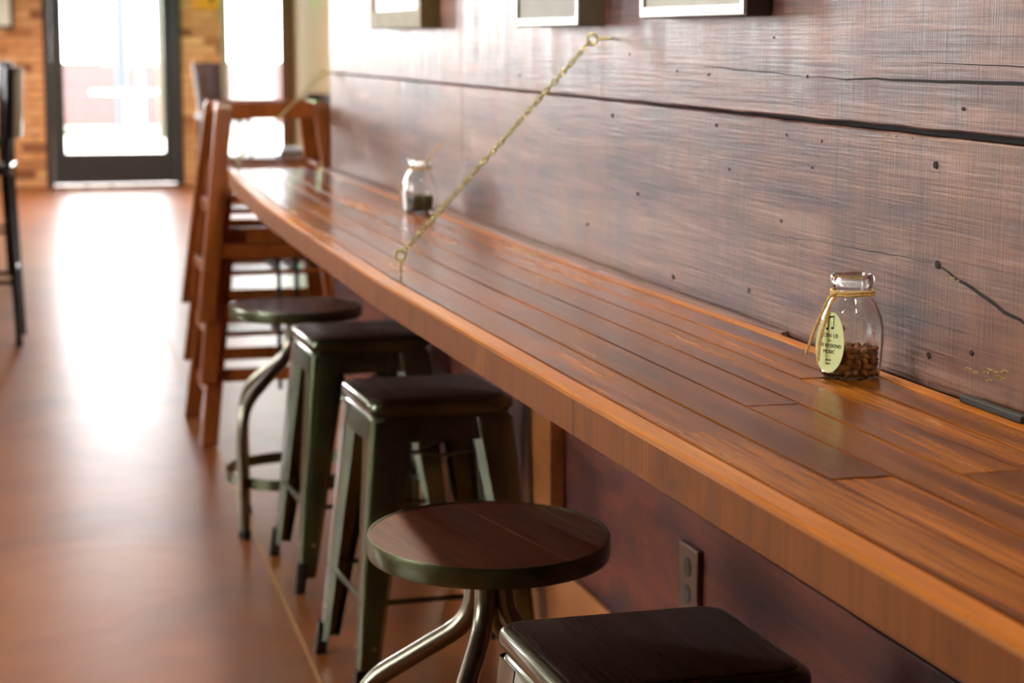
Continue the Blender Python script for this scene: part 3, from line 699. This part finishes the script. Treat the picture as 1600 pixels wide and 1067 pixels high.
picture(4.96, 5.62, 1.352, 1.95, .046, .045, 'olive', 'olive', 'bright_print', 'olive framed picture with a bright white print nearest the highchairs')
picture(3.60, 4.05, 1.350, 1.95, .016, .048, 'silver', 'darkframe', 'print', 'thin silver framed picture beside the chain anchor')
picture(2.79, 3.27, 1.360, 1.95, .018, .040, 'silver', 'darkframe', 'print', 'silver framed picture on the near side of the chain anchor')

# ================================================================== BACKGROUND CHAIRS
def bar_chair(loc, rz, label):
    t = empty('bar_chair', loc, rz); tag(t, label, 'chair', 'black bar chairs by the aisle')
    for sx in (-1, 1):
        for sy in (-1, 1):
            top = .76 if sx < 0 else 1.20
            pts = [(sx*.21, sy*.19, .0), (sx*.185, sy*.18, .74)] + ([(sx*.20, sy*.18, 1.2)] if sx > 0 else [])
            link('leg', tube(bmesh.new(), pts, .015, 10), 'blackmetal', t, smooth=True)
    ls = [[(x, y, z) for x, y in rsq(h, .04)] for h, z in ((.195, .742), (.205, .75), (.205, .78), (.19, .79))]
    link('seat', loft(bmesh.new(), ls), 'blackmetal', t, smooth=True)
    bm = bmesh.new(); lo = []
    for i in range(9):
        a = -1+2*i/8; x = .205+.03*(1-a*a); lo.append([(x-.01, a*.20, .90), (x+.01, a*.20, .90), (x+.022, a*.20, 1.20), (x+.002, a*.20, 1.20)])
    link('backrest', loft(bm, lo), 'blackmetal', t, smooth=True)
    for sy in (-1, 1): link('stretcher', tube(bmesh.new(), [(-.20, sy*.186, .28), (.20, sy*.186, .28)], .010, 8), 'blackmetal', t, smooth=True)
    for sx in (-1, 1): link('foot_rest', tube(bmesh.new(), [(sx*.20, -.186, .33), (sx*.20, .186, .33)], .010, 8), 'blackmetal', t, smooth=True)
bar_chair((-.03, 9.25, 0), R(-4), 'glossy black bar chair at the aisle closer to the counter')
bar_chair((-.02, 11.6, 0), R(3), 'glossy black bar chair at the aisle closer to the glass door')
def side_chair(loc, rz, label, H=.66, back=.46):
    t = empty('side_chair', loc, rz); tag(t, label, 'chair', 'dark chairs by the narrow window')
    for sx in (-1, 1):
        for sy in (-1, 1): link('leg', tube(bmesh.new(), [(sx*.20, sy*.19, 0), (sx*.17, sy*.17, H-.02)], [.012, .018], 10), 'blackmetal', t, smooth=True)
    ls = [[(x, y, z) for x, y in rsq(h, .06)] for h, z in ((.20, H-.02), (.215, H), (.215, H+.03), (.19, H+.05))]
    link('seat', loft(bmesh.new(), ls), 'leather', t, smooth=True)
    lo = []
    for i in range(13):
        a = R(-75+150*i/12); c, s = math.cos(a), math.sin(a); lo.append([(.17*c*1.1, .21*s, H+.03), (.19*c*1.1, .23*s, H+.03), (.24*c*1.1, .25*s, H+back), (.22*c*1.1, .23*s, H+back)])
    link('backrest', loft(bmesh.new(), lo), 'leather', t, smooth=True)
side_chair((2.05, 17.3, 0), R(185), 'dark leather barrel-back chair in front of the brick beside the narrow window')
side_chair((2.58, 15.9, 0), R(20), 'brown leather barrel-back chair by the khaki wall beyond the highchairs', .43, .46)

# ================================================================== LAMPS
def pendant(x, y, z, power, label):
    t = empty('pendant_lamp', (x, y, z)); tag(t, label, 'lamp', 'pendant lamps over the room')
    link('shade', lathe(bmesh.new(), [(.16, 0), (.13, .09), (.05, .15), (.045, .15), (.125, .085), (.155, 0)], 32, closed=True), 'blackmetal', t, smooth=True)
    link('cord', tube(bmesh.new(), [(0, 0, .15), (0, 0, 3.299-z)], .004, 6), 'rubber', t)
    bm = bmesh.new(); bmesh.ops.create_uvsphere(bm, u_segments=14, v_segments=8, radius=.035, matrix=Matrix.Translation((0, 0, .055))); link('bulb', bm, 'bulb', t, smooth=True)
    l = bpy.data.lights.new('pendant_light', 'SPOT'); l.energy = power; l.color = (1, .86, .67); l.spot_size = R(150); l.spot_blend = .6; l.shadow_soft_size = .06
    o = bpy.data.objects.new('pendant_light', l); col.objects.link(o); o.location = (x, y, z-.01)
for y, w_ in ((1.0, 'beside the slim black bar'), (3.0, 'over the round stool between the square ones'), (5.0, 'over the jar with the upright twine end')): pendant(.99, y, 2.1, 42, 'black pendant lamp above the counter '+w_)
for y, w_ in ((1.5, 'across the room from the tagged jar'), (5.5, 'across the aisle from the highchair stack'), (9.5, 'above the black bar chairs'), (13.5, 'between the bar chairs and the front windows')): pendant(-1.0, y, 2.6, 15, 'added fill pendant lamp '+w_)  # unseen lamps added on the aisle side to brighten the floor
pendant(1.0, 16.3, 2.6, 260, 'added pendant lamp near the glass door, brightening the brick')  # extra lamp out of view, added to lift the brick wall

# dark high table added out of view to block low window light and floor glare
ht = empty('light_block_table', (-.78, 12.0, 0)); tag(ht, 'added dark high table behind the black bar chairs, blocking low light', 'table')
link('table_top', bx(-.36, .36, -4.6, 4.6, 1.02, 1.06, bev=.006), 'seatdark', ht)
link('side_panel', bx(.20, .235, -4.5, 4.5, 0, 1.0195, bev=.004), 'seatdark', ht); link('side_panel', bx(-.235, -.20, -4.5, 4.5, 0, 1.0195, bev=.004), 'seatdark', ht)
for y in (-4.48, 4.44): link('end_panel', bx(-.199, .199, y, y+.035, 0, 1.0195, bev=.004), 'seatdark', ht)
